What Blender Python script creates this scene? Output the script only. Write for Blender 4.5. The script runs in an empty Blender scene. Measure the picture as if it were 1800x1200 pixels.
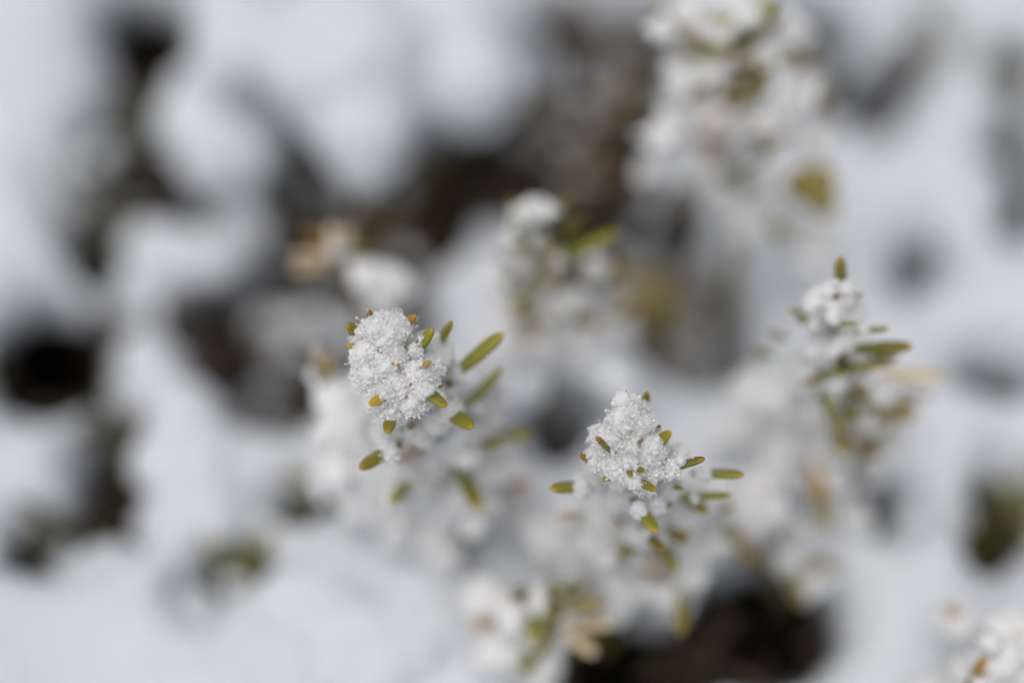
import bpy, bmesh, math, random
import numpy as np
from mathutils import Vector, Matrix, noise

random.seed(7)
rng = np.random.default_rng(7)
sc = bpy.context.scene
col = sc.collection
R = math.radians

# ------------------------------------------------------------------ camera
PITCH = R(55.0)            # looking down into the bed
FOC = 0.270                # distance to the plane of focus (metres)
LENS, SENS = 50.0, 36.0
CAM = Vector((0.0, 0.0, 0.312))
cd = bpy.data.cameras.new("camera")
cam = bpy.data.objects.new("camera", cd)
col.objects.link(cam)
cam.location = CAM
cam.rotation_euler = (math.pi / 2 - PITCH, 0, 0)
cd.lens = LENS
cd.sensor_width = SENS
cd.clip_start = 0.01
cd.clip_end = 400.0
cd.dof.use_dof = True
cd.dof.focus_distance = FOC - 0.001
cd.dof.aperture_fstop = 1.62
sc.camera = cam

# ------------------------------------------------------------------ light
SUN_EL, SUN_ROT = R(74), R(230)
w = bpy.data.worlds.new("World")
sc.world = w
w.use_nodes = True
nt = w.node_tree
nt.nodes.clear()
sky = nt.nodes.new("ShaderNodeTexSky")
sky.sky_type = 'NISHITA'
sky.sun_disc = False
sky.sun_elevation = SUN_EL
sky.sun_rotation = SUN_ROT
sky.dust_density = 3.0
hs = nt.nodes.new("ShaderNodeHueSaturation")      # an overcast sky has little colour
hs.inputs["Saturation"].default_value = 0.36
bg = nt.nodes.new("ShaderNodeBackground")
bg.inputs["Strength"].default_value = 0.085
wo = nt.nodes.new("ShaderNodeOutputWorld")
nt.links.new(sky.outputs[0], hs.inputs["Color"])
nt.links.new(hs.outputs[0], bg.inputs["Color"])
nt.links.new(bg.outputs[0], wo.inputs["Surface"])
sd = bpy.data.lights.new("sun", 'SUN')
sd.energy = 1.5
sd.angle = R(55)
sd.color = (1.0, 0.97, 0.93)
sun = bpy.data.objects.new("sun", sd)
col.objects.link(sun)
sun.rotation_euler = (math.pi / 2 - SUN_EL, 0, math.pi - SUN_ROT)
sun.location = (0, 0, 2)

vs = sc.view_settings
vs.view_transform = 'Standard'
vs.look = 'None'
vs.exposure = 0.13
vs.gamma = 1.0
vs.use_curve_mapping = False
cy = sc.cycles
cy.use_denoising = True
cy.max_bounces = 12
cy.diffuse_bounces = 9
cy.transmission_bounces = 6
cy.sample_clamp_indirect = 8

# ------------------------------------------------------------------ pixels -> places
FW = Vector((0, math.cos(PITCH), -math.sin(PITCH)))
UP = Vector((0, math.sin(PITCH), math.cos(PITCH)))
RT = Vector((1, 0, 0))
KX = SENS / LENS           # frame width per metre of depth


def P(px, py, dd):
    """photo pixel at dd millimetres behind the plane of focus"""
    d = FOC + dd * 0.001
    return CAM + d * (FW + RT * ((px - 900) / 1800 * KX) + UP * ((600 - py) / 1800 * KX))


def G(px, py, z=0.0):
    """photo pixel where its ray meets the height z"""
    v = FW + RT * ((px - 900) / 1800 * KX) + UP * ((600 - py) / 1800 * KX)
    t = (z - CAM.z) / v.z
    return CAM + v * t


def size(p, px):
    return px * ((p - CAM).dot(FW)) * KX / 1800


def to_px(X, Y, Z):
    dx, dy, dz = X - CAM.x, Y - CAM.y, Z - CAM.z
    d = dy * FW.y + dz * FW.z
    u = dy * UP.y + dz * UP.z
    d = np.where(d < 0.02, 0.02, d)
    return 900 + dx / d / KX * 1800, 600 - u / d / KX * 1800


# ------------------------------------------------------------------ materials
def mat(name):
    m = bpy.data.materials.new(name)
    m.use_nodes = True
    n = m.node_tree
    n.nodes.clear()
    o = n.nodes.new("ShaderNodeOutputMaterial")
    return m, n, o


def N(n, kind, **kw):
    x = n.nodes.new(kind)
    for k, v in kw.items():
        x.inputs[k].default_value = v
    return x


def snow_mat(name, bump_scale, bump_dist, colr=(0.83, 0.855, 0.90, 1), radius=0.004, sss=0.45):
    m, n, o = mat(name)
    p = N(n, "ShaderNodeBsdfPrincipled", Roughness=0.62)
    p.inputs["Base Color"].default_value = colr
    p.inputs["Subsurface Weight"].default_value = sss
    p.inputs["Subsurface Radius"].default_value = (1.0, 0.9, 0.85)
    p.inputs["Subsurface Scale"].default_value = radius
    p.inputs["Specular IOR Level"].default_value = 0.3
    tc = N(n, "ShaderNodeNewGeometry")
    a = N(n, "ShaderNodeTexNoise", Scale=bump_scale, Detail=6.0, Roughness=0.7)
    b = N(n, "ShaderNodeBump", Strength=0.8, Distance=bump_dist)
    n.links.new(tc.outputs["Position"], a.inputs["Vector"])
    n.links.new(a.outputs["Fac"], b.inputs["Height"])
    n.links.new(b.outputs[0], p.inputs["Normal"])
    n.links.new(p.outputs[0], o.inputs[0])
    return m


M_SNOW = snow_mat("granular_snow", 1900, 0.0009, colr=(0.95, 0.945, 0.94, 1), radius=0.0016, sss=0.6)
M_PILLOW = snow_mat("settled_snow", 500, 0.002, radius=0.005)


def crystal_mat():
    m, n, o = mat("ice_crystal")
    d = N(n, "ShaderNodeBsdfDiffuse")
    d.inputs[0].default_value = (0.975, 0.972, 0.968, 1)
    t = N(n, "ShaderNodeBsdfTranslucent")
    t.inputs[0].default_value = (0.975, 0.972, 0.968, 1)
    g = N(n, "ShaderNodeBsdfGlossy", Roughness=0.22)
    g.inputs[0].default_value = (0.95, 0.95, 0.95, 1)
    m1 = N(n, "ShaderNodeMixShader")
    m1.inputs[0].default_value = 0.42
    m2 = N(n, "ShaderNodeMixShader")
    m2.inputs[0].default_value = 0.10
    n.links.new(d.outputs[0], m1.inputs[1])
    n.links.new(t.outputs[0], m1.inputs[2])
    n.links.new(m1.outputs[0], m2.inputs[1])
    n.links.new(g.outputs[0], m2.inputs[2])
    n.links.new(m2.outputs[0], o.inputs[0])
    return m


M_ICE = crystal_mat()


def needle_mat(name, body, tip, speck, dark):
    """local z runs 0..1 from the root to the tip"""
    m, n, o = mat(name)
    p = N(n, "ShaderNodeBsdfPrincipled", Roughness=0.42)
    p.inputs["Subsurface Weight"].default_value = 0.12
    p.inputs["Subsurface Scale"].default_value = 0.0008
    p.inputs["Subsurface Radius"].default_value = (0.7, 1.0, 0.2)
    tc = N(n, "ShaderNodeTexCoord")
    oi = N(n, "ShaderNodeObjectInfo")
    sep = N(n, "ShaderNodeSeparateXYZ")
    n.links.new(tc.outputs["Object"], sep.inputs[0])
    ns = N(n, "ShaderNodeTexNoise", Scale=5.0, Detail=4.0)
    n.links.new(tc.outputs["Object"], ns.inputs["Vector"])
    ad = N(n, "ShaderNodeMath")
    ad.operation = 'MULTIPLY_ADD'
    ad.inputs[1].default_value = 0.30
    n.links.new(ns.outputs["Fac"], ad.inputs[0])
    n.links.new(sep.outputs["Z"], ad.inputs[2])
    rp = N(n, "ShaderNodeValToRGB")
    e = rp.color_ramp.elements
    e[0].position = 0.0
    e[0].color = body
    e[1].position = 1.0
    e[1].color = tip
    k = e.new(0.90)
    k.color = tuple(0.75 * a + 0.25 * b for a, b in zip(body, tip))
    k = e.new(0.98)
    k.color = tuple(0.35 * a + 0.65 * b for a, b in zip(body, tip))
    # rescale height 0..1.15 to the ramp
    mr = N(n, "ShaderNodeMapRange")
    mr.inputs["From Max"].default_value = 1.17
    n.links.new(ad.outputs[0], mr.inputs["Value"])
    n.links.new(mr.outputs[0], rp.inputs[0])
    # individual variation
    hv = N(n, "ShaderNodeHueSaturation")
    v = N(n, "ShaderNodeMapRange")
    v.inputs["To Min"].default_value = dark
    v.inputs["To Max"].default_value = 1.25
    n.links.new(oi.outputs["Random"], v.inputs["Value"])
    n.links.new(v.outputs[0], hv.inputs["Value"])
    hh = N(n, "ShaderNodeMapRange")
    hh.inputs["To Min"].default_value = 0.482
    hh.inputs["To Max"].default_value = 0.512
    n.links.new(oi.outputs["Random"], hh.inputs["Value"])
    n.links.new(hh.outputs[0], hv.inputs["Hue"])
    n.links.new(rp.outputs[0], hv.inputs["Color"])
    # tiny brown specks
    n2 = N(n, "ShaderNodeTexNoise", Scale=28.0, Detail=1.0)
    n.links.new(tc.outputs["Object"], n2.inputs["Vector"])
    th = N(n, "ShaderNodeMapRange")
    th.inputs["From Min"].default_value = 0.72
    th.inputs["From Max"].default_value = 0.78
    n.links.new(n2.outputs["Fac"], th.inputs["Value"])
    mx = N(n, "ShaderNodeMixRGB")
    mx.inputs[2].default_value = speck
    n.links.new(th.outputs[0], mx.inputs[0])
    n.links.new(hv.outputs[0], mx.inputs[1])
    bp = N(n, "ShaderNodeBump", Strength=0.25, Distance=0.0002)
    n.links.new(ns.outputs["Fac"], bp.inputs["Height"])
    n.links.new(bp.outputs[0], p.inputs["Normal"])
    n.links.new(mx.outputs[0], p.inputs["Base Color"])
    n.links.new(p.outputs[0], o.inputs[0])
    return m


M_NEEDLE = needle_mat("olive_needle", (0.120, 0.155, 0.010, 1), (0.50, 0.28, 0.02, 1), (0.10, 0.05, 0.02, 1), 0.75)
M_DRY = needle_mat("ochre_needle", (0.36, 0.24, 0.022, 1), (0.52, 0.25, 0.03, 1), (0.10, 0.05, 0.02, 1), 0.8)
M_PINK = needle_mat("faded_needle", (0.52, 0.42, 0.28, 1), (0.55, 0.40, 0.30, 1), (0.3, 0.2, 0.12, 1), 0.8)
M_OCHRE = needle_mat("olive_brown_needle", (0.21, 0.175, 0.035, 1), (0.30, 0.19, 0.05, 1), (0.08, 0.05, 0.02, 1), 0.75)
M_BROWN = needle_mat("tan_bud", (0.30, 0.20, 0.085, 1), (0.22, 0.13, 0.06, 1), (0.12, 0.06, 0.03, 1), 0.75)
M_DARK = needle_mat("dark_needle", (0.055, 0.062, 0.016, 1), (0.16, 0.10, 0.03, 1), (0.03, 0.02, 0.01, 1), 0.5)


def earth_mat(name, c1, c2, scale):
    m, n, o = mat(name)
    p = N(n, "ShaderNodeBsdfPrincipled", Roughness=0.9)
    g = N(n, "ShaderNodeNewGeometry")
    a = N(n, "ShaderNodeTexNoise", Scale=scale, Detail=5.0, Roughness=0.65)
    r = N(n, "ShaderNodeValToRGB")
    r.color_ramp.elements[0].position = 0.35
    r.color_ramp.elements[1].position = 0.65
    r.color_ramp.elements[0].color = c1
    r.color_ramp.elements[1].color = c2
    b = N(n, "ShaderNodeBump", Strength=0.6, Distance=0.002)
    n.links.new(g.outputs["Position"], a.inputs["Vector"])
    n.links.new(a.outputs["Fac"], r.inputs[0])
    n.links.new(r.outputs[0], p.inputs["Base Color"])
    n.links.new(a.outputs["Fac"], b.inputs["Height"])
    n.links.new(b.outputs[0], p.inputs["Normal"])
    n.links.new(p.outputs[0], o.inputs[0])
    return m


M_SOIL = earth_mat("dark_soil", (0.007, 0.005, 0.004, 1), (0.022, 0.015, 0.010, 1), 90)
M_BARK = earth_mat("brown_bark", (0.055, 0.035, 0.022, 1), (0.12, 0.08, 0.05, 1), 700)
M_STEM = earth_mat("green_stem", (0.16, 0.15, 0.05, 1), (0.22, 0.17, 0.08, 1), 900)
M_LITTER = earth_mat("brown_foliage", (0.034, 0.030, 0.011, 1), (0.125, 0.085, 0.055, 1), 60)
M_BUD = earth_mat("withered_bud", (0.22, 0.13, 0.06, 1), (0.42, 0.28, 0.14, 1), 1200)


# ------------------------------------------------------------------ mesh helpers
def mesh_obj(name, verts, faces, m, parent=None, smooth=True, loc=None):
    me = bpy.data.meshes.new(name)
    me.from_pydata([tuple(v) for v in verts], [], [tuple(f) for f in faces])
    me.materials.append(m)
    if smooth:
        me.polygons.foreach_set("use_smooth", [True] * len(me.polygons))
    me.update()
    o = bpy.data.objects.new(name, me)
    col.objects.link(o)
    if parent:
        o.parent = parent
    if loc is not None:
        o.location = loc
    return o


def np_mesh(name, V, F, m, parent=None, smooth=True):
    """V (n,3) F (m,k) numpy"""
    me = bpy.data.meshes.new(name)
    k = F.shape[1]
    me.vertices.add(len(V))
    me.vertices.foreach_set("co", V.astype(np.float32).ravel())
    me.loops.add(F.size)
    me.loops.foreach_set("vertex_index", F.astype(np.int32).ravel())
    me.polygons.add(len(F))
    me.polygons.foreach_set("loop_start", np.arange(0, F.size, k, dtype=np.int32))
    me.polygons.foreach_set("loop_total", np.full(len(F), k, dtype=np.int32))
    me.polygons.foreach_set("use_smooth", np.full(len(F), smooth))
    me.update(calc_edges=True)
    me.validate()
    me.materials.append(m)
    o = bpy.data.objects.new(name, me)
    col.objects.link(o)
    if parent:
        o.parent = parent
    return o


def tag(o, label=None, cat=None, group=None, kind=None):
    if label:
        o["label"] = label
    if cat:
        o["category"] = cat
    if group:
        o["group"] = group
    if kind:
        o["kind"] = kind
    return o


def thing(name, loc, label, cat, group=None):
    e = bpy.data.objects.new(name, None)
    e.empty_display_size = 0.01
    e.location = loc
    col.objects.link(e)
    return tag(e, label, cat, group)


# needle templates: local z 0 root .. 1 tip, x width, y thickness (unit = half width 1)
def needle_data(name, prof, bend, seg=8, crease=0.0):
    V, F = [], []
    for z, r in prof:
        for s in range(seg):
            a = 2 * math.pi * s / seg
            x, y = math.cos(a) * r, math.sin(a) * r * 0.8
            if y > 0:
                y -= crease * r * (1 - abs(math.cos(a)))
            V.append((x * 0.1, y * 0.1 + bend * z * z, z))
    for i in range(len(prof) - 1):
        for s in range(seg):
            a, b = i * seg + s, i * seg + (s + 1) % seg
            F.append((a, b, b + seg, a + seg))
    V.append((0, bend, 1.0))
    t = len(V) - 1
    k = (len(prof) - 1) * seg
    for s in range(seg):
        F.append((k + s, k + (s + 1) % seg, t))
    return V, F


PROFS = [
    [(0, .55), (.22, .88), (.48, 1.0), (.74, .93), (.89, .70), (.972, .37)],
    [(0, .6), (.3, .95), (.52, 1.0), (.76, .88), (.91, .60), (.978, .30)],
    [(0, .5), (.2, .8), (.5, 1.0), (.80, .93), (.93, .66), (.983, .34)],
]
NEEDLE = []
for i, (pf, bd, cr) in enumerate(zip(PROFS, (0.03, 0.07, -0.04), (0.4, 0.25, 0.5))):
    V, F = needle_data("needle", pf, bd, 8, cr)
    for mm in (M_NEEDLE, M_DRY, M_PINK, M_DARK, M_OCHRE, M_BROWN):
        me = bpy.data.meshes.new("needle")
        me.from_pydata(V, [], F)
        me.polygons.foreach_set("use_smooth", [True] * len(me.polygons))
        me.materials.append(mm)
        NEEDLE.append(me)
KINDS = {'g': 0, 'd': 1, 'p': 2, 'k': 3, 'o': 4, 'b': 5}


def add_needle(root, a, b, width, kind='g', roll=None, name="needle"):
    """a needle from world point a (root) to b (tip), full width in metres"""
    me = NEEDLE[random.randrange(3) * 6 + KINDS[kind]]
    o = bpy.data.objects.new(name, me)
    col.objects.link(o)
    o.parent = root
    d = b - a
    L = d.length
    q = d.to_track_quat('Z', 'Y')
    s = width / 0.172
    ro = random.uniform(-0.6, 0.6) if roll is None else roll
    mtx = Matrix.Translation(a - root.location) @ q.to_matrix().to_4x4() @ Matrix.Rotation(ro, 4, 'Z') \
        @ Matrix.Diagonal((s * random.uniform(.9, 1.08), s * random.uniform(.8, 1.1), L, 1))
    o.matrix_basis = mtx
    return o


def tube(name, pts, radii, m, parent, seg=8):
    V, F = [], []
    off = parent.location if parent else Vector()
    for i, p in enumerate(pts):
        t = (pts[min(i + 1, len(pts) - 1)] - pts[max(i - 1, 0)]).normalized()
        q = t.to_track_quat('Z', 'Y')
        for s in range(seg):
            a = 2 * math.pi * s / seg
            r = radii[i] * random.uniform(0.88, 1.12)
            V.append(p - off + q @ Vector((math.cos(a) * r, math.sin(a) * r, 0)))
    for i in range(len(pts) - 1):
        for s in range(seg):
            a, b = i * seg + s, i * seg + (s + 1) % seg
            F.append((a, b, b + seg, a + seg))
    n = len(V)
    F.append(tuple(range(seg))[::-1])
    F.append(tuple(range(n - seg, n)))
    return mesh_obj(name, V, F, m, parent)


def smooth_path(pts, n=18):
    """Catmull-Rom through pts"""
    P0 = [pts[0] * 2 - pts[1]] + list(pts) + [pts[-1] * 2 - pts[-2]]
    out = []
    segs = len(pts) - 1
    for i in range(n + 1):
        u = i / n * segs
        k = min(int(u), segs - 1)
        t = u - k
        a, b, c, d = P0[k:k + 4]
        out.append(0.5 * ((2 * b) + (c - a) * t + (2 * a - 5 * b + 4 * c - d) * t * t + (3 * b - a - 3 * c + d) * t ** 3))
    return out


def fbm(p, scale, octv=3):
    v, a, s = 0.0, 1.0, scale
    for _ in range(octv):
        v += a * noise.noise(p * s)
        a *= 0.5
        s *= 2.1
    return v


def blob_mesh(blobs, voxel, disp, dscale, sm=3, fine=0.0, fscale=0.0):
    """one lumpy closed surface round a set of (centre, radius): numpy verts, tri faces"""
    bm = bmesh.new()
    for c, r in blobs:
        sq = Matrix.Diagonal((random.uniform(.9, 1.12), random.uniform(.9, 1.12), random.uniform(.85, 1.05), 1))
        bmesh.ops.create_icosphere(bm, subdivisions=2 if r < 0.01 else 3, radius=r,
                                   matrix=Matrix.Translation(c) @ sq)
    for v in bm.verts:
        v.co += v.normal * 0.0
    me = bpy.data.meshes.new("tmp")
    bm.to_mesh(me)
    bm.free()
    o = bpy.data.objects.new("tmp", me)
    col.objects.link(o)
    md = o.modifiers.new("r", 'REMESH')
    md.mode = 'VOXEL'
    md.voxel_size = voxel
    if sm:
        ms = o.modifiers.new("s", 'SMOOTH')
        ms.factor = 0.5
        ms.iterations = sm
    dg = bpy.context.evaluated_depsgraph_get()
    ev = o.evaluated_get(dg)
    em = ev.to_mesh()
    n = len(em.vertices)
    V = np.empty(n * 3, np.float32)
    em.vertices.foreach_get("co", V)
    NN = np.empty(n * 3, np.float32)
    em.vertices.foreach_get("normal", NN)
    V = V.reshape(-1, 3)
    NN = NN.reshape(-1, 3)
    em.calc_loop_triangles()
    F = np.empty(len(em.loop_triangles) * 3, np.int32)
    em.loop_triangles.foreach_get("vertices", F)
    F = F.reshape(-1, 3)
    ev.to_mesh_clear()
    bpy.data.objects.remove(o)
    bpy.data.meshes.remove(me)
    dv = np.empty(n)
    for i in range(n):
        p = Vector(V[i])
        d = disp * fbm(p, dscale, 3)
        if fine:
            d += fine * abs(noise.noise(p * fscale)) * 1.5 + fine * 0.6 * noise.noise(p * fscale * 2.3)
        dv[i] = d
    V = V + NN * dv[:, None]
    return V.astype(np.float64), F, NN


# ---- ice crystals: little six-armed stars and splinters
def star_template(arm_w):
    V = [(0, 0, 0.04), (0, 0, -0.04)]
    F = []
    for k in range(6):
        a = k * math.pi / 3
        b = a + math.pi / 6
        V.append((math.cos(a), math.sin(a), 0))
        V.append((math.cos(b) * arm_w, math.sin(b) * arm_w, 0))
    for k in range(12):
        i, j = 2 + k, 2 + (k + 1) % 12
        F.append((0, i, j))
        F.append((1, j, i))
    return np.array(V), np.array(F)


def splinter_template():
    V = np.array([(0.16, 0, 0), (-0.08, 0.14, 0), (-0.08, -0.14, 0), (0, 0, 1.0), (0, 0, -1.0)])
    F = np.array([(0, 1, 3), (1, 2, 3), (2, 0, 3), (1, 0, 4), (2, 1, 4), (0, 2, 4)])
    return V, F


def grain_template():
    V = np.array([(1, 0, 0), (-1, 0, 0), (0, .8, 0), (0, -.8, 0), (0, 0, .7), (0, 0, -.7)], float)
    F = np.array([(0, 2, 4), (2, 1, 4), (1, 3, 4), (3, 0, 4), (2, 0, 5), (1, 2, 5), (3, 1, 5), (0, 3, 5)])
    return V, F


def rand_rot(n):
    q = rng.normal(size=(n, 4))
    q /= np.linalg.norm(q, axis=1)[:, None]
    a, b, c, d = q.T
    return np.stack([
        np.stack([1 - 2 * (c * c + d * d), 2 * (b * c - a * d), 2 * (b * d + a * c)], -1),
        np.stack([2 * (b * c + a * d), 1 - 2 * (b * b + d * d), 2 * (c * d - a * b)], -1),
        np.stack([2 * (b * d - a * c), 2 * (c * d + a * b), 1 - 2 * (b * b + c * c)], -1)], 1)


def scatter(tmpl, pts, scales):
    TV, TF = tmpl
    n = len(pts)
    Rm = rand_rot(n)
    V = np.einsum('nij,kj->nki', Rm, TV) * scales[:, None, None] + pts[:, None, :]
    F = TF[None] + (np.arange(n) * len(TV))[:, None, None]
    return V.reshape(-1, 3), F.reshape(-1, 3)


def merge(parts):
    Vs, Fs, k = [], [], 0
    for V, F in parts:
        Vs.append(V)
        Fs.append(F + k)
        k += len(V)
    return np.concatenate(Vs), np.concatenate(Fs)


def surf_samples(V, F, n):
    A, B, C = V[F[:, 0]], V[F[:, 1]], V[F[:, 2]]
    cr = np.cross(B - A, C - A)
    ar = np.linalg.norm(cr, axis=1) + 1e-15
    idx = rng.choice(len(F), n, p=ar / ar.sum())
    r1, r2 = np.sqrt(rng.random(n)), rng.random(n)
    p = A[idx] * (1 - r1)[:, None] + B[idx] * (r1 * (1 - r2))[:, None] + C[idx] * (r1 * r2)[:, None]
    return p, cr[idx] / ar[idx][:, None]


def frost(V, F, density, scale=1.0, extra=None):
    """crystals over a snow surface; density per square millimetre"""
    A, B, C = V[F[:, 0]], V[F[:, 1]], V[F[:, 2]]
    area = np.linalg.norm(np.cross(B - A, C - A), axis=1).sum() * 0.5 * 1e6
    n = int(area * density)
    p, nn = surf_samples(V, F, n)
    dens = np.array([noise.noise(Vector(q) * 330) + .5 * noise.noise(Vector(q) * 800) for q in p])
    ok = rng.random(n) < np.clip(.50 + 1.5 * dens, .06, 1)
    p, nn = p[ok], nn[ok]
    n = len(p)
    parts = []
    k = int(n * 0.45)
    parts.append(scatter(grain_template(), p[:k] + nn[:k] * rng.uniform(-.05, .14, (k, 1)) * 1e-3 * scale,
                         rng.uniform(.08, .20, k) * 1e-3 * scale))
    j = int(n * 0.80)
    parts.append(scatter(star_template(0.24), p[k:j] + nn[k:j] * rng.uniform(0, .30, (j - k, 1)) * 1e-3 * scale,
                         rng.uniform(.42, .70, j - k) * rng.random(j - k) ** .6 * 1e-3 * scale))
    m = n - j
    parts.append(scatter(splinter_template(), p[j:] + nn[j:] * rng.uniform(0, .35, (m, 1)) * 1e-3 * scale,
                         rng.uniform(.2, .55, m) * 1e-3 * scale))
    # feathery chains growing out of the surface
    nc = int(area * density * 0.10)
    q, qn = surf_samples(V, F, nc)
    dens = np.array([noise.noise(Vector(v) * 330) + .5 * noise.noise(Vector(v) * 800) for v in q])
    ok = dens > -.12
    q, qn = q[ok], qn[ok]
    nc = len(q)
    d = qn + rng.normal(size=(nc, 3)) * 0.5
    d /= np.linalg.norm(d, axis=1)[:, None]
    for s in range(7):
        q = q + d * rng.uniform(.20, .38, (nc, 1)) * 1e-3 * scale
        d = d + rng.normal(size=(nc, 3)) * 0.3
        d /= np.linalg.norm(d, axis=1)[:, None]
        keep = rng.random(nc) < (1.0, .85, .7, .55, .5, .4, .3)[s]
        parts.append(scatter(star_template(0.26), q[keep], rng.uniform(.20, .42, keep.sum()) * 1e-3 * scale))
        q, d = q[keep], d[keep]
        nc = len(q)
    if extra is not None and len(extra):
        parts.append(scatter(star_template(0.26), extra, rng.uniform(.10, .26, len(extra)) * 1e-3 * scale))
    return merge(parts)


# ------------------------------------------------------------------ SETTING
# soil
def soil():
    g = np.concatenate([-np.geomspace(40, .62, 14), np.linspace(-.6, .6, 121), np.geomspace(.62, 40, 14)])
    X, Y = np.meshgrid(g, g + 0.25)
    Z = np.empty_like(X)
    for i in range(X.shape[0]):
        for j in range(X.shape[1]):
            p = Vector((X[i, j], Y[i, j], 0))
            Z[i, j] = -0.105 + (0.012 * noise.noise(p * 14) + 0.006 * noise.noise(p * 45) if abs(X[i, j]) < 1 else 0)
    n = len(g)
    idx = np.arange(n * n).reshape(n, n)
    F = np.stack([idx[:-1, :-1], idx[:-1, 1:], idx[1:, 1:], idx[1:, :-1]], -1).reshape(-1, 4)
    o = np_mesh("soil", np.stack([X, Y, Z], -1).reshape(-1, 3), F, M_SOIL)
    tag(o, "dark brown soil showing through gaps between the snow", "ground", kind="structure")


soil()

# gaps in the snow, in photo pixels: cx, cy, rx, ry, rotation
BLACK = [
    (258, 55, 72, 112, -18), (228, 250, 72, 96, 20), (180, 345, 52, 46, 0), (680, -12, 46, 24, 0), (300, 350, 52, 40, 20), (168, 412, 42, 62, 10), (72, 622, 96, 94, -30), (170, 550, 60, 28, -30),
    (392, 590, 56, 72, 10), (195, 800, 46, 110, 8), (120, 950, 105, 38, -5), (405, 985, 56, 32, -15),
    (1105, 1165, 108, 76, 0), (1338, 1096, 112, 92, 5), (1762, 905, 44, 76, 10), (1448, 34, 52, 54, -20),
    (1483, 158, 42, 42, 0), (1806, 285, 52, 110, 0), (1195, 370, 40, 44, 0), (530, 640, 26, 70, 8),
]
BROWN = [
    (535, 335, 56, 110, -4), (690, 405, 125, 75, -20), (770, 325, 130, 64, -18), (910, 255, 84, 105, 10),
    (1010, 235, 125, 165, 10), (1120, 130, 60, 130, 10), (125, 320, 34, 26, 0),
    (300, 350, 40, 34, 20), (950, 70, 40, 50, 0), (1620, 70, 34, 62, 25), (1785, 118, 44, 44, 0), (1010, 15, 60, 40, 0),
    (560, 880, 62, 28, -6), (1030, 330, 120, 40, 0),
]
BLACK = [(a, b - 4, c * 1.2, d * 1.22, e) for a, b, c, d, e in BLACK]
BROWN = [(a, b - 3, c * 1.08, d * 1.12, e) for a, b, c, d, e in BROWN]
GREY = [
    (1775, 640, 80, 44, 0),    (1560, 170, 40, 70, 0), (1560, 880, 60, 50, 0), 
    (1225, 585, 105, 88, 25), (470, 525, 190, 105, 0), (640, 560, 120, 110, 0), (1120, 460, 190, 80, 20), (215, 120, 45, 50, 0),
    (1215, 1140, 45, 90, 0), (1620, 455, 42, 55, 30), (345, 1030, 40, 46, 0),
    (480, 670, 90, 80, 0), (985, 748, 44, 56, 0), (400, 470, 80, 50, 0),
]


def field(px, py, ells):
    s = np.full(px.shape, 1e4)
    for cx, cy_, rx, ry, rot in ells:
        a = R(rot)
        dx, dy = px - cx, py - cy_
        u = (dx * math.cos(a) + dy * math.sin(a)) / rx
        v = (-dx * math.sin(a) + dy * math.cos(a)) / ry
        s = np.minimum(s, (np.sqrt(u * u + v * v) - 1) * min(rx, ry))
    return s


def blanket(name, ells, zref, zbase, rise, sag, edge_px, label, step, rough):
    xs = np.concatenate([-np.geomspace(40, .47, 16), np.arange(-.45, .4501, step), np.geomspace(.47, 40, 16)])
    ys = np.concatenate([-np.geomspace(40, .17, 16), np.arange(-.15, .7501, step), np.geomspace(.77, 40, 16)])
    X, Y = np.meshgrid(xs, ys)
    nz = np.empty(X.shape)
    n2 = np.empty(X.shape)
    out = np.empty(X.shape)
    for i in range(X.shape[0]):
        for j in range(X.shape[1]):
            p = Vector((X[i, j], Y[i, j], zref * 40))
            nz[i, j] = noise.noise(p * 42) + 0.5 * noise.noise(p * 95)
            n2[i, j] = noise.noise(p * 26) + 0.45 * noise.noise(p * 70) + 0.2 * noise.noise(p * 170)
            out[i, j] = noise.noise(p * 17 + Vector((3, 9, 0))) + 0.6 * noise.noise(p * 38)
    px, py = to_px(X, Y, np.full(X.shape, zref))
    s = field(px, py, ells) + nz * 14
    # outside the frame the same kind of gaps go on
    fo = np.clip(np.maximum(np.maximum(-px, px - 1800), np.maximum(-py, py - 1200)) / 120, 0, 1)
    fo = np.where((py > 2500) | (Y < 0), 1, fo)
    so = (0.40 - out) * 190
    s = s * (1 - fo) + np.minimum(so, s + 400) * fo
    far = (np.abs(X) > .45) | (Y < -.15) | (Y > .75)
    s = np.where(far, 200, s)
    c = np.clip(s / edge_px, 0, 1)
    dome = np.sqrt(np.clip(1 - (1 - c) ** 2, 0, 1))
    ZT = zbase + rise * dome + rough * n2 * dome
    ZB = zbase - sag * dome
    keep = s > -4
    H, W = X.shape
    idx = np.arange(H * W).reshape(H, W)
    quad = np.stack([idx[:-1, :-1], idx[:-1, 1:], idx[1:, 1:], idx[1:, :-1]], -1).reshape(-1, 4)
    q = quad[keep.ravel()[quad].all(1)]
    F = np.concatenate([q, q[:, ::-1] + H * W])
    # rim
    from collections import Counter
    e = np.concatenate([q[:, [0, 1]], q[:, [1, 2]], q[:, [2, 3]], q[:, [3, 0]]])
    key = set(map(tuple, e.tolist()))
    rim = np.array([(b, a, a + H * W, b + H * W) for a, b in key if (b, a) not in key])
    F = np.concatenate([F, rim])
    V = np.concatenate([np.stack([X, Y, ZT], -1).reshape(-1, 3), np.stack([X, Y, ZB], -1).reshape(-1, 3)])
    used = np.unique(F)
    mp = np.zeros(len(V), int)
    mp[used] = np.arange(len(used))
    o = np_mesh(name, V[used], mp[F], M_PILLOW)
    tag(o, label, "snow", kind="structure")
    return o


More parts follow.
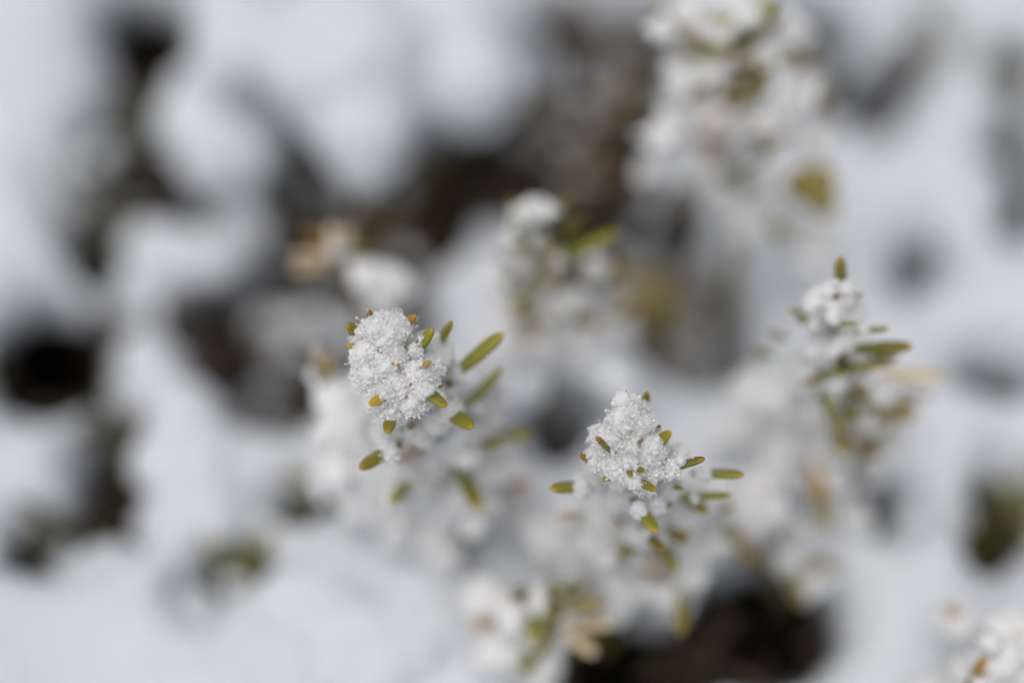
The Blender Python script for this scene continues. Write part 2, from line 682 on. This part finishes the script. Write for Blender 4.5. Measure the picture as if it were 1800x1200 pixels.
blanket("snow_cover", BLACK + BROWN + GREY, 0.0, -0.014, 0.021, 0.008, 75,
        "uneven white snow lying over the whole bed with gaps", 0.0032, 0.0055)
blanket("snow_floor", BLACK + [e for e in BROWN if e[0] not in (1120, 1030, 1620, 1785)], -0.045, -0.060, 0.014, 0.006, 50,
        "thin shaded snow lying on the soil under the plants", 0.0045, 0.003)


# dark low foliage under and between the snow: nobody could count it
def ground_cover():
    TV, TF = needle_data("n", [(0, .6), (.5, 1), (.85, .7)], 0.1, 5, 0)
    TV = np.array(TV)
    tri = []
    for f in TF:
        tri.append(f[:3])
        if len(f) == 4:
            tri.append((f[0], f[2], f[3]))
    TF = np.array(tri)
    pts, sc_, tw = [], [], []
    spots = [(e, 'b', 16) for e in BLACK] + [(e, 'r', 95) for e in BROWN] + [(e, 'g', 26) for e in GREY]
    for (cx, cy_, rx, ry, rot), k, n in spots:
        n = int(n * max(0.4, rx * ry / 4500))
        for _ in range(n):
            a = random.uniform(0, 2 * math.pi)
            if k == 'r':
                r = math.sqrt(random.random()) * 1.1
                z = random.uniform(-.055, -.004)
            elif k == 'b':
                r = random.uniform(0.85, 1.3)
                z = random.uniform(-.07, -.012)
            else:
                r = random.uniform(0.8, 1.25)
                z = random.uniform(-.06, -.012)
            u, v = math.cos(a) * r * rx, math.sin(a) * r * ry
            t = R(rot)
            pts.append(G(cx + u * math.cos(t) - v * math.sin(t), cy_ + u * math.sin(t) + v * math.cos(t), z))
            sc_.append(random.uniform(.008, .015))
    for _ in range(1500):       # the bed goes on beyond the frame
        p = Vector((random.uniform(-.4, .4), random.uniform(-.1, .7), random.uniform(-.08, -.02)))
        pts.append(p)
        sc_.append(random.uniform(.008, .015))
    n = len(pts)
    Rm = rand_rot(n)
    S = np.array(sc_)
    V = np.einsum('nij,kj->nki', Rm, TV * np.array([1.1, 1.1, 1.0])) * S[:, None, None] + np.array([tuple(p) for p in pts])[:, None, :]
    F = TF[None] + (np.arange(n) * len(TV))[:, None, None]
    o = np_mesh("low_foliage", V.reshape(-1, 3), F.reshape(-1, 3), M_LITTER)
    tag(o, "dark brown and olive low foliage in the gaps of the snow", "foliage", kind="stuff")


ground_cover()


# ------------------------------------------------------------------ SPRIGS
def on_path(path, t):
    u = max(0, min(1, t)) * (len(path) - 1)
    k = min(int(u), len(path) - 2)
    return path[k].lerp(path[k + 1], u - k)


def sprig(label, axis, needles, blobs, crystals, voxel, extra_n, buds=(), group=None, kindmix='ggggd', stem=True,
          disp=0.0006, fine=0.55, dust=46, blob_reach=1.0, rlen=(.008, .0125), tmin=.35, core=.8, subs=8, deep=1.0):
    """axis: (px,py,dd) from the tip down; the stem then runs on to the soil.
    needles: (tip px,py, base px,py, dd tip, dd base, width px, kind); blobs: (px,py,dd,r px)"""
    def dp(d):                       # the stem leans away, so its lower part lies deeper
        return d if d < 12 else 12 + (d - 12) * deep

    axis = [(x, y, dp(d)) for x, y, d in axis]
    needles = [(*n_[:4], dp(n_[4]), dp(n_[5]), *n_[6:]) for n_ in needles]
    blobs = [(x, y, dp(d), q) for x, y, d, q in blobs]
    pts = [P(*a) for a in axis]
    last = pts[-1]
    foot = Vector((last.x + random.uniform(-.006, .006), last.y + 0.012, -0.105))
    path = smooth_path(pts + [last.lerp(foot, .5) + Vector((0, -.002, 0)), foot], 26)
    root = thing("evergreen_sprig", foot, label, "sprig", group)
    n = len(path)
    tube("stem", path, [0.0011 + 0.0014 * (i / n) for i in range(n)], M_STEM, root)
    dustp = []
    roots = []
    for nd in needles:
        tx, ty, bx_, by_, dt, db, wpx = nd[:7]
        k = nd[7] if len(nd) > 7 else 'g'
        b, a = P(tx, ty, dt), P(bx_, by_, db)
        d = (a - b)
        if d.length < .0085:          # the hidden part runs on under the snow, away from the camera
            a = a + d.normalized() * 0.003 + FW * 0.004
        else:
            a = a + d.normalized() * 0.0025 + FW * 0.001
        w_ = size(b, wpx)
        add_needle(root, a, b, w_, k)
        if dt < 14 and k != 'b':
            av = P(bx_, by_, db)
            roots.append((av + (av - b).normalized() * w_ * .35 + FW * w_ * .15, w_ * random.uniform(.42, .58)))
            if dt < 5:
                roots.append((av.lerp(b, random.uniform(.0, .2)) + UP * w_ * .45, w_ * random.uniform(.18, .30)))
        mid = a.lerp(b, 0.5)
        for _ in range(dust if dt < 12 else 0):
            t = random.random() ** 1.6 * 0.75
            rr = Vector((random.uniform(-1, 1), random.uniform(-.9, .4), random.uniform(0, 1)))
            ax = (b - a).normalized()
            rr = (rr - ax * rr.dot(ax)).normalized()
            dustp.append(a.lerp(b, t) + rr * w_ * random.uniform(.40, .50))
    cent = [(P(x, y, d), r) for x, y, d, r in blobs]
    cent = [(c, size(c, r)) for c, r in cent]
    c2 = []
    for c, r in cent:
        if (c - CAM).dot(FW) - FOC < .011 or r < .0022:
            c2.append((c, r))
            continue
        c2.append((c + FW * r * .1, r * core))
        for _ in range(subs):
            v = Vector((random.gauss(0, 1), random.gauss(0, 1), random.gauss(0, .8))).normalized()
            c2.append((c + v * r * random.uniform(.5, .95), r * random.uniform(.22, .42)))
    cent = c2 + roots
    nn = len(pts)
    for i in range(extra_n):
        t = random.uniform(tmin, 0.95)
        a = on_path(path, t * 0.62)
        ax = (on_path(path, t * .62 - .03) - on_path(path, t * .62 + .03)).normalized()
        r = Vector((random.gauss(0, 1), random.gauss(0, 1), random.gauss(0, 1)))
        r = (r - ax * r.dot(ax)).normalized()
        dr = (r + ax * random.uniform(0.2, 0.7)).normalized()
        L = random.uniform(*rlen)
        add_needle(root, a + dr * 0.0005, a + dr * L * 1.15, random.uniform(.0020, .0027), random.choice(kindmix))
    V, F, _ = blob_mesh(cent, voxel, disp, 260, 2, disp * fine, 1300)
    off = np.array(tuple(foot))
    cap = np_mesh("snow_cap", V - off, F, M_SNOW, root)
    if crystals:
        ex = np.array([tuple(p) for p in dustp]) if dustp else None
        lim = FOC + 0.030
        cen = (V[F].mean(1) - np.array(tuple(CAM))) @ np.array(tuple(FW))
        nearF = F[cen < lim]
        if len(nearF):
            CV, CF = frost(V, nearF, crystals, 1.0, ex)
            fr = np_mesh("frost_crystals", CV - off, CF, M_ICE, cap, smooth=False)
            tag(fr, kind="stuff")
    for bx_, by_, bd, r in buds:
        c = P(bx_, by_, bd)
        for k in range(3):
            dr = Vector((random.gauss(0, 1), random.gauss(0, .6), random.uniform(.1, 1))).normalized()
            add_needle(root, c - dr * r * 0.4, c + dr * r * 0.8, r * 0.6, 'd' if k else 'p', name="bud_scale")
    return root


S1 = sprig(
    "sprig with a blocky white snow head, a brown bud and short yellow tipped needles",
    [(692, 615, 3), (712, 680, 9), (745, 745, 18), (790, 820, 32), (825, 900, 48)],
    [(608, 568, 634, 598, 1, 2, 23), (647, 543, 652, 568, 1, 2, 16, 'd'), (727, 553, 708, 569, 0, 2, 18, 'd'),
     (768, 579, 736, 610, -2, -1, 21, 'g'), (802, 568, 769, 603, 4, 7, 20), (880, 583, 809, 649, 9, 11, 25),
     (759, 637, 735, 646, -4, -2, 15, 'd'), (778, 676, 757, 678, 1, 3, 12), (784, 710, 752, 689, -4, -3, 22),
     (650, 710, 679, 694, -3.5, -2, 15, 'd'), (682, 757, 685, 732, -2.5, 0, 22), (834, 759, 796, 729, 1, 5, 25),
     (633, 822, 680, 795, 4, 6, 23), (611, 606, 625, 602, 0, 2, 13, 'd'), (687, 878, 712, 850, 17, 22, 22),
     (838, 886, 819, 848, 20, 24, 24), (888, 652, 832, 700, 15, 18, 25), (886, 785, 865, 782, 16, 18, 20),
     (926, 760, 892, 765, 24, 27, 22), (730, 748, 706, 759, 6, 8, 17), (792, 668, 789, 686, 8, 10, 12),
     (660, 619, 694, 629, -1.7, -1.2, 12, 'b'), (690, 640, 700, 624, -1.8, -1.0, 8, 'b'), (705, 655, 699, 640, -2.6, -2.0, 6, 'b'),
     (722, 672, 714, 684, -2.2, -1.2, 6, 'b'), (735, 690, 726, 698, -1.8, -.8, 6, 'o'), (712, 700, 720, 690, -2.0, -1, 5, 'b'), (742, 672, 735, 664, -1.5, -.5, 5, 'o'), (776, 820, 760, 800, 26, 30, 24, 'p'), (930, 852, 890, 845, 34, 38, 26, 'p')],
    [(660, 580, 2, 25), (692, 577, 2, 25), (676, 600, 3, 33), (712, 574, 3, 12), (646, 622, 2, 27), (682, 634, 3, 40), (652, 662, 2, 27),
     (668, 692, 2, 28), (698, 684, 2, 38), (738, 665, 1, 30), (690, 718, 3, 25), (728, 700, 2, 30), (748, 640, 4, 26),
     (735, 616, 8, 20), (745, 690, 3, 22), (772, 625, 10, 24), (790, 660, 14, 26), (788, 722, 8, 18), (765, 735, 10, 26), (730, 745, 12, 40),
     (685, 765, 14, 40), (800, 770, 22, 50), (720, 830, 28, 62), (850, 720, 27, 45), (800, 870, 38, 75), (870, 800, 38, 62),
     (700, 900, 46, 66), (900, 880, 52, 60), (760, 800, 26, 46), (840, 830, 34, 46), (760, 930, 48, 70), (860, 660, 26, 34), (830, 700, 22, 34), (640, 880, 46, 50)],
    22, 0.00030, 9, fine=.8, tmin=.62, kindmix='gopp', disp=.00085, deep=1.3)

S2 = sprig(
    "sprig under a pointed cone of white snow, ringed by green needles",
    [(1100, 700, 2), (1112, 770, 5), (1130, 840, 14), (1150, 920, 28), (1170, 1010, 46)],
    [(1138, 685, 1136, 722, 4, 7, 15), (1121, 702, 1125, 714, 2, 4, 12, 'd'), (1051, 765, 1075, 790, -4.5, -3, 16),
     (1182, 758, 1155, 782, -3.5, -2, 18), (1237, 802, 1188, 821, -1.5, 0, 22), (1307, 830, 1246, 833, 6, 8, 21),
     (1287, 871, 1228, 875, 10, 12, 18), (970, 854, 1016, 856, 5, 8, 25), (1022, 798, 1038, 810, -1, 1, 14, 'd'),
     (1056, 844, 1084, 838, 0, 2, 11), (1155, 864, 1121, 845, -3.5, -2, 16), (1155, 931, 1130, 900, 3, 5, 23),
     (1166, 971, 1143, 942, 10, 14, 22), (1129, 770, 1114, 785, -5, -3.5, 12, 'o'), (1109, 836, 1105, 822, -4, -2, 10),
     (1135, 829, 1121, 825, -4, -2, 10), (1201, 857, 1178, 853, 6, 8, 11), (1183, 890, 1162, 882, 9, 11, 11),
     (1159, 747, 1158, 757, 1, 3, 9), (1242, 897, 1212, 879, 15, 18, 20), (982, 908, 1010, 905, 18, 22, 20, 'p'),
     (1084, 922, 1100, 905, 20, 24, 22, 'p'), (1212, 942, 1192, 925, 22, 25, 22), (1122, 866, 1120, 852, 2, 5, 9),
     (1100, 686, 1099, 694, -1, 1, 4, 'd'), (1300, 940, 1250, 925, 34, 38, 30), (1330, 975, 1280, 950, 40, 44, 34, 'o'),
     (1290, 900, 1250, 890, 28, 30, 24)],
    [(1097, 704, 0, 14), (1103, 722, 0, 20), (1093, 745, 0, 25), (1120, 748, 1, 24), (1110, 775, 2, 36), (1072, 775, 1, 28),
     (1050, 768, 3, 15), (1052, 800, 3, 18), (1110, 812, 2.5, 34), (1140, 790, 1, 28), (1078, 812, 2, 26), (1148, 822, 2, 22),
     (1178, 818, 4, 19), (1130, 842, 3, 18), (1195, 800, 7, 16), (1090, 835, 5, 22), (1146, 884, 8, 19), (1170, 850, 11, 26), (1090, 862, 15, 34), (1040, 848, 14, 26),
     (1130, 920, 23, 46), (1060, 930, 30, 62), (1200, 890, 24, 42), (1205, 975, 38, 60), (1100, 1010, 42, 70), (1020, 1000, 48, 60),
     (1260, 860, 30, 36), (1150, 960, 32, 46), (1250, 930, 40, 50), (1180, 1040, 48, 56), (1010, 900, 30, 36), (970, 940, 44, 60), (1320, 900, 46, 60), (1100, 890, 24, 34)],
    22, 0.00030, 9, fine=.9, tmin=.62, kindmix='gopp', disp=.00085, deep=1.3)

S3 = sprig(
    "narrow snowy sprig with flat green needles on one side, beside bluish snow",
    [(1480, 480, 13), (1472, 560, 18), (1478, 650, 28), (1490, 760, 44), (1490, 850, 60)],
    [(1482, 455, 1485, 498, 10, 12, 28), (1471, 515, 1471, 530, 10, 12, 10), (1517, 512, 1505, 527, 12, 13, 9),
     (1509, 570, 1478, 568, 10, 12, 12), (1561, 575, 1524, 580, 13, 15, 14), (1602, 608, 1534, 612, 14, 16, 20),
     (1580, 635, 1541, 633, 18, 20, 17), (1492, 662, 1470, 654, 15, 18, 12), (1462, 718, 1452, 700, 20, 24, 18),
     (1484, 745, 1468, 727, 24, 28, 22), (1662, 669, 1564, 657, 32, 34, 26, 'p'), (1605, 724, 1575, 716, 34, 36, 34, 'o'),
     (1487, 792, 1480, 765, 30, 34, 28, 'o'), (1540, 796, 1515, 780, 34, 38, 30, 'o'), (1326, 626, 1350, 624, 26, 28, 22),
     (1354, 586, 1375, 590, 22, 24, 18), (1406, 561, 1425, 563, 15, 17, 14), (1391, 545, 1412, 550, 16, 18, 12),
     (1445, 885, 1440, 840, 40, 42, 28, 'd'), (1454, 935, 1446, 900, 42, 46, 24, 'o'), (1640, 705, 1590, 690, 36, 38, 22, 'p')],
    [(1440, 520, 14, 26), (1466, 503, 13, 22), (1492, 524, 14, 20), (1428, 550, 17, 28), (1470, 552, 15, 30), (1500, 552, 17, 22),
     (1478, 605, 18, 24), (1444, 600, 22, 32), (1512, 622, 22, 24), (1466, 678, 23, 22), (1500, 655, 28, 32), (1405, 640, 30, 36),
     (1335, 690, 40, 52), (1520, 715, 38, 46), (1430, 720, 40, 56), (1562, 690, 36, 24), (1420, 820, 54, 86), (1540, 800, 54, 50),
     (1380, 760, 50, 60), (1350, 860, 62, 70), (1480, 755, 42, 50), (1460, 805, 46, 56), (1500, 700, 34, 36), (1400, 920, 62, 60), (1470, 900, 60, 60), (1300, 760, 56, 50), (1370, 690, 38, 46), (1570, 760, 52, 46), (1440, 660, 28, 34)],
    8, 0.0006, 18, kindmix='ggoop', tmin=.5, core=.62, deep=1.3)

S4 = sprig(
    "snowy sprig with a flat white crown and two long pale green needles",
    [(940, 362, 35), (945, 420, 40), (950, 490, 47), (960, 560, 56), (965, 640, 66)],
    [(932, 344, 938, 358, 33, 36, 16), (899, 348, 899, 364, 34, 37, 16), (999, 350, 982, 366, 33, 36, 18),
     (1026, 389, 992, 410, 34, 37, 21), (1081, 405, 1006, 443, 32, 34, 24), (901, 380, 919, 410, 33, 35, 16),
     (905, 438, 922, 438, 34, 37, 22), (963, 432, 952, 438, 32, 36, 22), (973, 494, 950, 488, 36, 40, 22),
     (1096, 458, 1080, 480, 44, 48, 28), (1122, 545, 1090, 548, 46, 50, 36, 'o'), (1048, 560, 1020, 555, 48, 52, 30),
     (870, 450, 890, 455, 40, 44, 22, 'p')],
    [(938, 372, 34, 34), (912, 384, 36, 24), (966, 372, 35, 24), (896, 410, 38, 20), (940, 415, 40, 34), (985, 456, 39, 15),
     (870, 494, 43, 24), (935, 468, 45, 42), (1012, 525, 46, 26), (960, 540, 50, 50), (1045, 480, 52, 34), (885, 548, 52, 42),
     (950, 600, 56, 76), (1010, 580, 56, 60), (900, 590, 56, 60), (1080, 560, 58, 50), (1020, 620, 62, 60), (900, 640, 62, 60)],
    0, 0.0008, 18, kindmix='ggop', tmin=.42, core=.6, deep=1.3)

S5 = sprig(
    "broad snow laden sprig taller than the rest, beside a black gap, with ochre lower needles",
    [(1290, 20, 49), (1285, 100, 55), (1285, 190, 63), (1295, 280, 73), (1300, 370, 85)],
    [(1148, 14, 1190, 36, 47, 49, 22), (1293, 32, 1234, 37, 45, 47, 22), (1372, -4, 1330, 36, 43, 46, 27),
     (1200, 62, 1236, 52, 47, 51, 22, 'p'), (1284, 86, 1245, 86, 47, 49, 20), (1344, 164, 1290, 166, 51, 54, 24),
     (1142, 96, 1165, 72, 55, 57, 34, 'k'), (1395, 104, 1370, 95, 55, 57, 26), (1440, 106, 1410, 98, 57, 59, 26, 'o'),
     (1478, 170, 1450, 178, 61, 63, 28, 'o'), (1474, 322, 1400, 322, 62, 66, 60, 'o'), (1470, 358, 1415, 338, 63, 68, 52, 'o'),
     (1140, 192, 1165, 182, 61, 63, 30, 'k'), (1240, 20, 1225, 40, 45, 49, 20), (1352, 255, 1335, 235, 61, 64, 24, 'p'),
     (1190, 372, 1200, 340, 79, 81, 40, 'k'), (1230, 145, 1250, 140, 53, 55, 26, 'p'), (1420, 60, 1400, 80, 57, 61, 24, 'o'),
     (1385, 410, 1370, 390, 75, 79, 34)],
    [(1165, 58, 49, 30), (1260, 60, 49, 36), (1310, 20, 49, 40), (1210, 20, 49, 36), (1190, 135, 55, 40), (1260, 120, 55, 50), (1350, 107, 53, 36),
     (1155, 240, 63, 38), (1200, 230, 65, 46), (1303, 210, 59, 52), (1364, 310, 65, 34), (1366, 270, 65, 26), (1412, 175, 59, 34), (1250, 270, 71, 66),
     (1150, 300, 75, 34), (1290, 350, 81, 70), (1380, 220, 65, 40), (1340, 400, 87, 60), (1240, 190, 61, 50), (1430, 245, 71, 46), (1410, 335, 77, 50), (1450, 420, 85, 60), (1180, 175, 61, 34), (1135, 300, 73, 30), (1400, 60, 59, 34), (1420, 130, 65, 34)],
    0, 0.0008, 44, kindmix='ggopp', rlen=(.010, .016), core=.58, subs=7, tmin=.2)

S6 = sprig(
    "low sprig almost buried in snow with small green needle ends, beside the black hollow",
    [(965, 1030, 34), (975, 1070, 40), (985, 1120, 48)],
    [(898, 1056, 918, 1046, 30, 33, 18), (985, 1040, 1000, 1034, 30, 34, 20), (940, 1130, 948, 1095, 32, 34, 22),
     (970, 1080, 985, 1070, 33, 36, 24), (1148, 1030, 1150, 1010, 36, 40, 22, 'p'), (835, 1100, 850, 1098, 34, 38, 20, 'p'),
     (905, 1098, 880, 1100, 36, 40, 22, 'p'), (1195, 1110, 1198, 1065, 34, 38, 24, 'o'), (925, 1180, 930, 1160, 36, 40, 24),
     (1040, 1090, 1040, 1070, 42, 45, 22, 'p')],
    [(900, 1080, 38, 44), (950, 1050, 40, 40), (1000, 1060, 44, 46), (950, 1110, 44, 50), (880, 1140, 46, 60),
     (1150, 1035, 46, 34), (1180, 1040, 46, 34), (1090, 1020, 48, 36), (960, 1170, 50, 44), (850, 1050, 44, 50)],
    0, 0.0008, 12, kindmix='ggop')

S7 = sprig(
    "sprig with one bright orange needle standing up out of pale snow",
    [(1742, 1186, 28), (1748, 1215, 34), (1752, 1255, 46)],
    [(1722, 1152, 1725, 1188, 14, 17, 24, 'd'), (1790, 1110, 1770, 1125, 24, 27, 22, 'p'), (1790, 1170, 1770, 1180, 22, 25, 20),
     (1660, 1075, 1690, 1080, 36, 38, 26, 'p'), (1700, 1210, 1715, 1200, 16, 19, 18)],
    [(1725, 1205, 18, 24), (1740, 1130, 20, 26), (1748, 1180, 22, 30), (1775, 1150, 22, 30), (1770, 1110, 28, 44), (1740, 1160, 26, 36), (1800, 1150, 28, 50), (1700, 1180, 32, 40), (1690, 1100, 40, 40), (1780, 1220, 30, 60),
     (1660, 1230, 42, 60)],
    0, 0.0008, 4)

S8 = sprig(
    "small sprig with a faded pinkish tip beside a round snow lump, among dark foliage",
    [(600, 410, 56), (612, 450, 62), (630, 510, 72)],
    [(588, 398, 600, 425, 52, 56, 30, 'p'), (612, 405, 612, 430, 52, 56, 26, 'p'), (570, 452, 592, 448, 56, 60, 28, 'p'),
     (680, 470, 660, 478, 58, 62, 24, 'p'), (640, 440, 625, 455, 58, 62, 24)],
    [(598, 430, 58, 26), (585, 460, 62, 24), (650, 490, 58, 42), (690, 500, 60, 40), (670, 515, 62, 44)],
    0, 0.0009, 5, kindmix='pdk')

S9 = sprig(
    "sprig with a faded tan tip rising from a smooth bright snow mound",
    [(556, 622, 34), (570, 680, 40), (590, 760, 48), (600, 830, 58)],
    [(545, 612, 560, 645, 32, 35, 24, 'p'), (566, 614, 566, 645, 31, 34, 22, 'p'), (580, 628, 572, 650, 33, 36, 20, 'd')],
    [(585, 700, 40, 46), (575, 770, 42, 46), (610, 740, 40, 60), (600, 820, 46, 62), (650, 780, 46, 70), (640, 850, 50, 60), (570, 840, 50, 36),
     (560, 660, 40, 24), (640, 690, 44, 50)],
    0, 0.001, 0)


# ------------------------------------------------------------------ background shoots and snow lumps
def shoot(px, py, z, height, n, label, kinds='kkkk', lean=(0, 0), snow=0):
    tip = G(px, py, z)
    foot = Vector((tip.x + lean[0], tip.y + lean[1], -0.105))
    path = smooth_path([tip, tip.lerp(foot, .4) + Vector((.003, -.002, 0)), foot], 12)
    root = thing("dark_shoot", foot, label, "shoot", "dark shoots in the gaps of the snow")
    tube("stem", path, [0.0010 + 0.0016 * i / 13 for i in range(13)], M_BARK, root, 6)
    L = (foot - tip).length
    for i in range(n):
        t = random.uniform(0, min(.95, height / L))
        a = on_path(path, t)
        ang = i * 2.4
        dr = Vector((math.cos(ang), math.sin(ang), random.uniform(.3, 1.1))).normalized()
        add_needle(root, a, a + dr * random.uniform(.009, .014), random.uniform(.0018, .0026), random.choice(kinds))
    cs = []
    for i in range(snow):
        a = on_path(path, random.uniform(0, .25)) + Vector((random.gauss(0, .005), random.gauss(0, .005), random.uniform(0, .004)))
        cs.append((a, random.uniform(.0018, .0045)))
    if cs:
        V, F, _ = blob_mesh(cs, .0009, .0007, 260, 2, .0003, 900)
        np_mesh("snow_cap", V - np.array(tuple(foot)), F, M_PILLOW, root)
    return root


shoot(225, 215, .004, .05, 30, "bare dark shoot in the mottled gap under the black hollow", lean=(.01, .01), snow=4)
shoot(180, 300, -.004, .05, 26, "short dark olive shoot beside the wide pale snow bank", lean=(-.01, .01), snow=5)
shoot(170, 400, .000, .05, 24, "dark upright shoot next to the low oval snow lump", lean=(.004, .01))
shoot(200, 770, .004, .06, 34, "dark green shoot in the long narrow gap between snow mounds", lean=(.004, .012))
shoot(110, 930, -.002, .05, 34, "sparse grey green shoot half covered by bluish snow", 'kkkg', lean=(0, .01), snow=6)
shoot(745, 300, .004, .05, 34, "olive brown shoot under the edge of the big snow clump", 'kkdk', lean=(0, .01), snow=3)
shoot(690, 380, .000, .05, 34, "brown shoot behind the round snow lump", 'kdk', lean=(.006, .01), snow=4)
shoot(930, 210, .002, .05, 34, "ochre brown shoot beside the right flank of the big snow clump", 'kdkp', lean=(0, .01), snow=7)
shoot(1050, 190, .002, .05, 34, "greyish brown shoot between the big clump and the tall snowy sprig", 'kdkp', lean=(0, .01), snow=4)
shoot(1010, 290, -.004, .05, 26, "mauve brown twiggy shoot dusted with snow above the flat crowned sprig", 'kbkp', lean=(0, .01), snow=4)
shoot(1120, 110, .000, .05, 26, "dark twiggy shoot close against the tall snowy sprig", 'kbk', lean=(0, .01), snow=5)
shoot(540, 310, .002, .05, 28, "dark brown shoot in the notch between two snow clumps", 'kkd', lean=(.002, .01), snow=3)
shoot(1390, 1000, .008, .03, 16, "olive shoot leaning over the brown black hollow", 'oko', lean=(0, .02), snow=5)
shoot(1060, 1095, .000, .03, 14, "dark green shoot on the rim of the black hollow", 'gkk', lean=(-.01, .02))
shoot(1760, 890, .002, .05, 26, "dark green shoot filling a gap in smooth blue grey snow", 'kkg', lean=(0, .01))
shoot(1620, 60, .004, .05, 24, "grey olive shoot far behind the tall snowy sprig", 'kkgp', lean=(0, .01), snow=8)
shoot(1785, 110, .004, .05, 24, "dark shoot in far snow beside the purple brown gap", 'kkg', lean=(0, .01), snow=6)
shoot(1150, 520, -.004, .04, 22, "olive shoot in the grey hollow behind the bright snow", 'gdg', lean=(0, .01))
shoot(560, 875, .000, .04, 22, "olive grey shoot under the bright snow mound", 'gkk', lean=(0, .01))
shoot(410, 985, -.002, .04, 20, "grey shoot poking from the snow below the rounded mound", 'kkg', lean=(0, .01), snow=4)
shoot(430, 365, -.002, .04, 18, "olive shoot between the oval lump and the clump above it", 'kkg', lean=(0, .01))


def lump(label, blobs, z, voxel=0.0016, amp=.0022):
    cs = []
    for x, y, r, dz in blobs:
        c = G(x, y, z + dz)
        cs.append((c, size(c, r)))
    V, F, _ = blob_mesh(cs, voxel, amp, 75, 6, amp * .2, 420)
    base = Vector((float(V[:, 0].mean()), float(V[:, 1].mean()), float(V[:, 2].min())))
    o = np_mesh("snow_clump", V - np.array(tuple(base)), F, M_PILLOW)
    o.location = base
    return tag(o, label, "snow clump", "snow clumps resting on the low foliage")


lump("largest bright snow clump, thick and lobed, above the brown foliage",
     [(430, 80, 100, 0), (410, 10, 84, 0), (620, 110, 160, .004), (780, 70, 130, 0), (640, 230, 92, 0), (820, 150, 90, 0), (800, -60, 120, 0), (520, -50, 120, 0),
      (640, 290, 50, -.004), (585, 150, 90, .002), (890, 20, 60, 0)], 0.040)
lump("greyish white rounded snow clump tucked against the largest clump",
     [(380, 205, 95, 0), (400, 270, 85, 0), (330, 220, 48, 0), (430, 215, 70, 0), (415, 310, 48, -.004)], 0.014)
lump("low oval snow lump in shade between dark gaps",
     [(262, 440, 56, 0), (325, 450, 64, 0), (380, 452, 50, 0)], -0.004)
lump("rounded snow mound with a grey hollow at its foot",
     [(320, 740, 72, 0), (340, 820, 88, 0), (375, 895, 72, 0), (300, 800, 70, 0), (440, 860, 54, -.004), (480, 820, 50, -.006)], 0.0)
lump("small snow lump on the brown foliage beside the largest clump",
     [(935, 120, 44, 0), (955, 150, 34, 0)], -0.002)
lump("long smooth snow mound spreading below the bright sprigs",
     [(620, 1010, 110, 0), (720, 980, 100, 0), (560, 1100, 130, 0), (760, 1080, 140, 0), (660, 1160, 140, 0), (840, 960, 80, 0)], -0.004)

lump("smooth pale snow hump behind the narrow sprig with flat needles",
     [(1610, 320, 80, 0), (1680, 350, 80, -.004), (1560, 300, 60, -.004), (1640, 270, 70, 0)], -0.010)
lump("wide low snow hump above the grey hollow beside the narrow sprig",
     [(1690, 520, 60, 0), (1750, 500, 80, 0), (1650, 560, 56, -.004), (1700, 460, 50, -.004)], -0.014)
lump("elongated grey white snow hump left of the dark green gap",
     [(1620, 960, 70, 0), (1600, 1040, 80, 0), (1650, 900, 60, 0), (1570, 1120, 80, 0)], -0.010)
lump("tall pale snow bank along the mottled dark gap",
     [(50, 130, 110, 0), (40, 250, 110, 0), (70, 340, 80, -.004), (90, 60, 90, 0), (20, 430, 90, 0)], -0.008)
lump("flat bluish snow hump between the black hollow and the grey green shoot",
     [(40, 800, 66, 0), (85, 785, 46, 0), (10, 850, 70, 0)], -0.014)
lump("broad bluish snow hump below the grey green shoot",
     [(190, 1080, 110, 0), (90, 1120, 110, 0), (300, 1130, 110, 0), (240, 1040, 50, -.004)], -0.014)
lump("smooth bright snow mound under the flat crowned sprig",
     [(900, 610, 66, 0), (975, 600, 60, .002), (860, 680, 56, 0), (1050, 630, 60, 0), (920, 680, 46, -.002), (1090, 680, 50, -.002)], 0.026)
lump("low grey snow ridge deep in the hollow behind the blocky headed sprig",
     [(520, 595, 44, 0), (470, 570, 34, -.002), (560, 560, 34, -.004), (500, 640, 38, 0), (610, 590, 40, 0), (680, 570, 40, 0)], -0.026)
lump("faint grey snow lump low in the brown foliage by the tall sprig",
     [(1060, 260, 40, 0), (1035, 300, 34, -.002), (1090, 320, 40, 0)], -0.030)
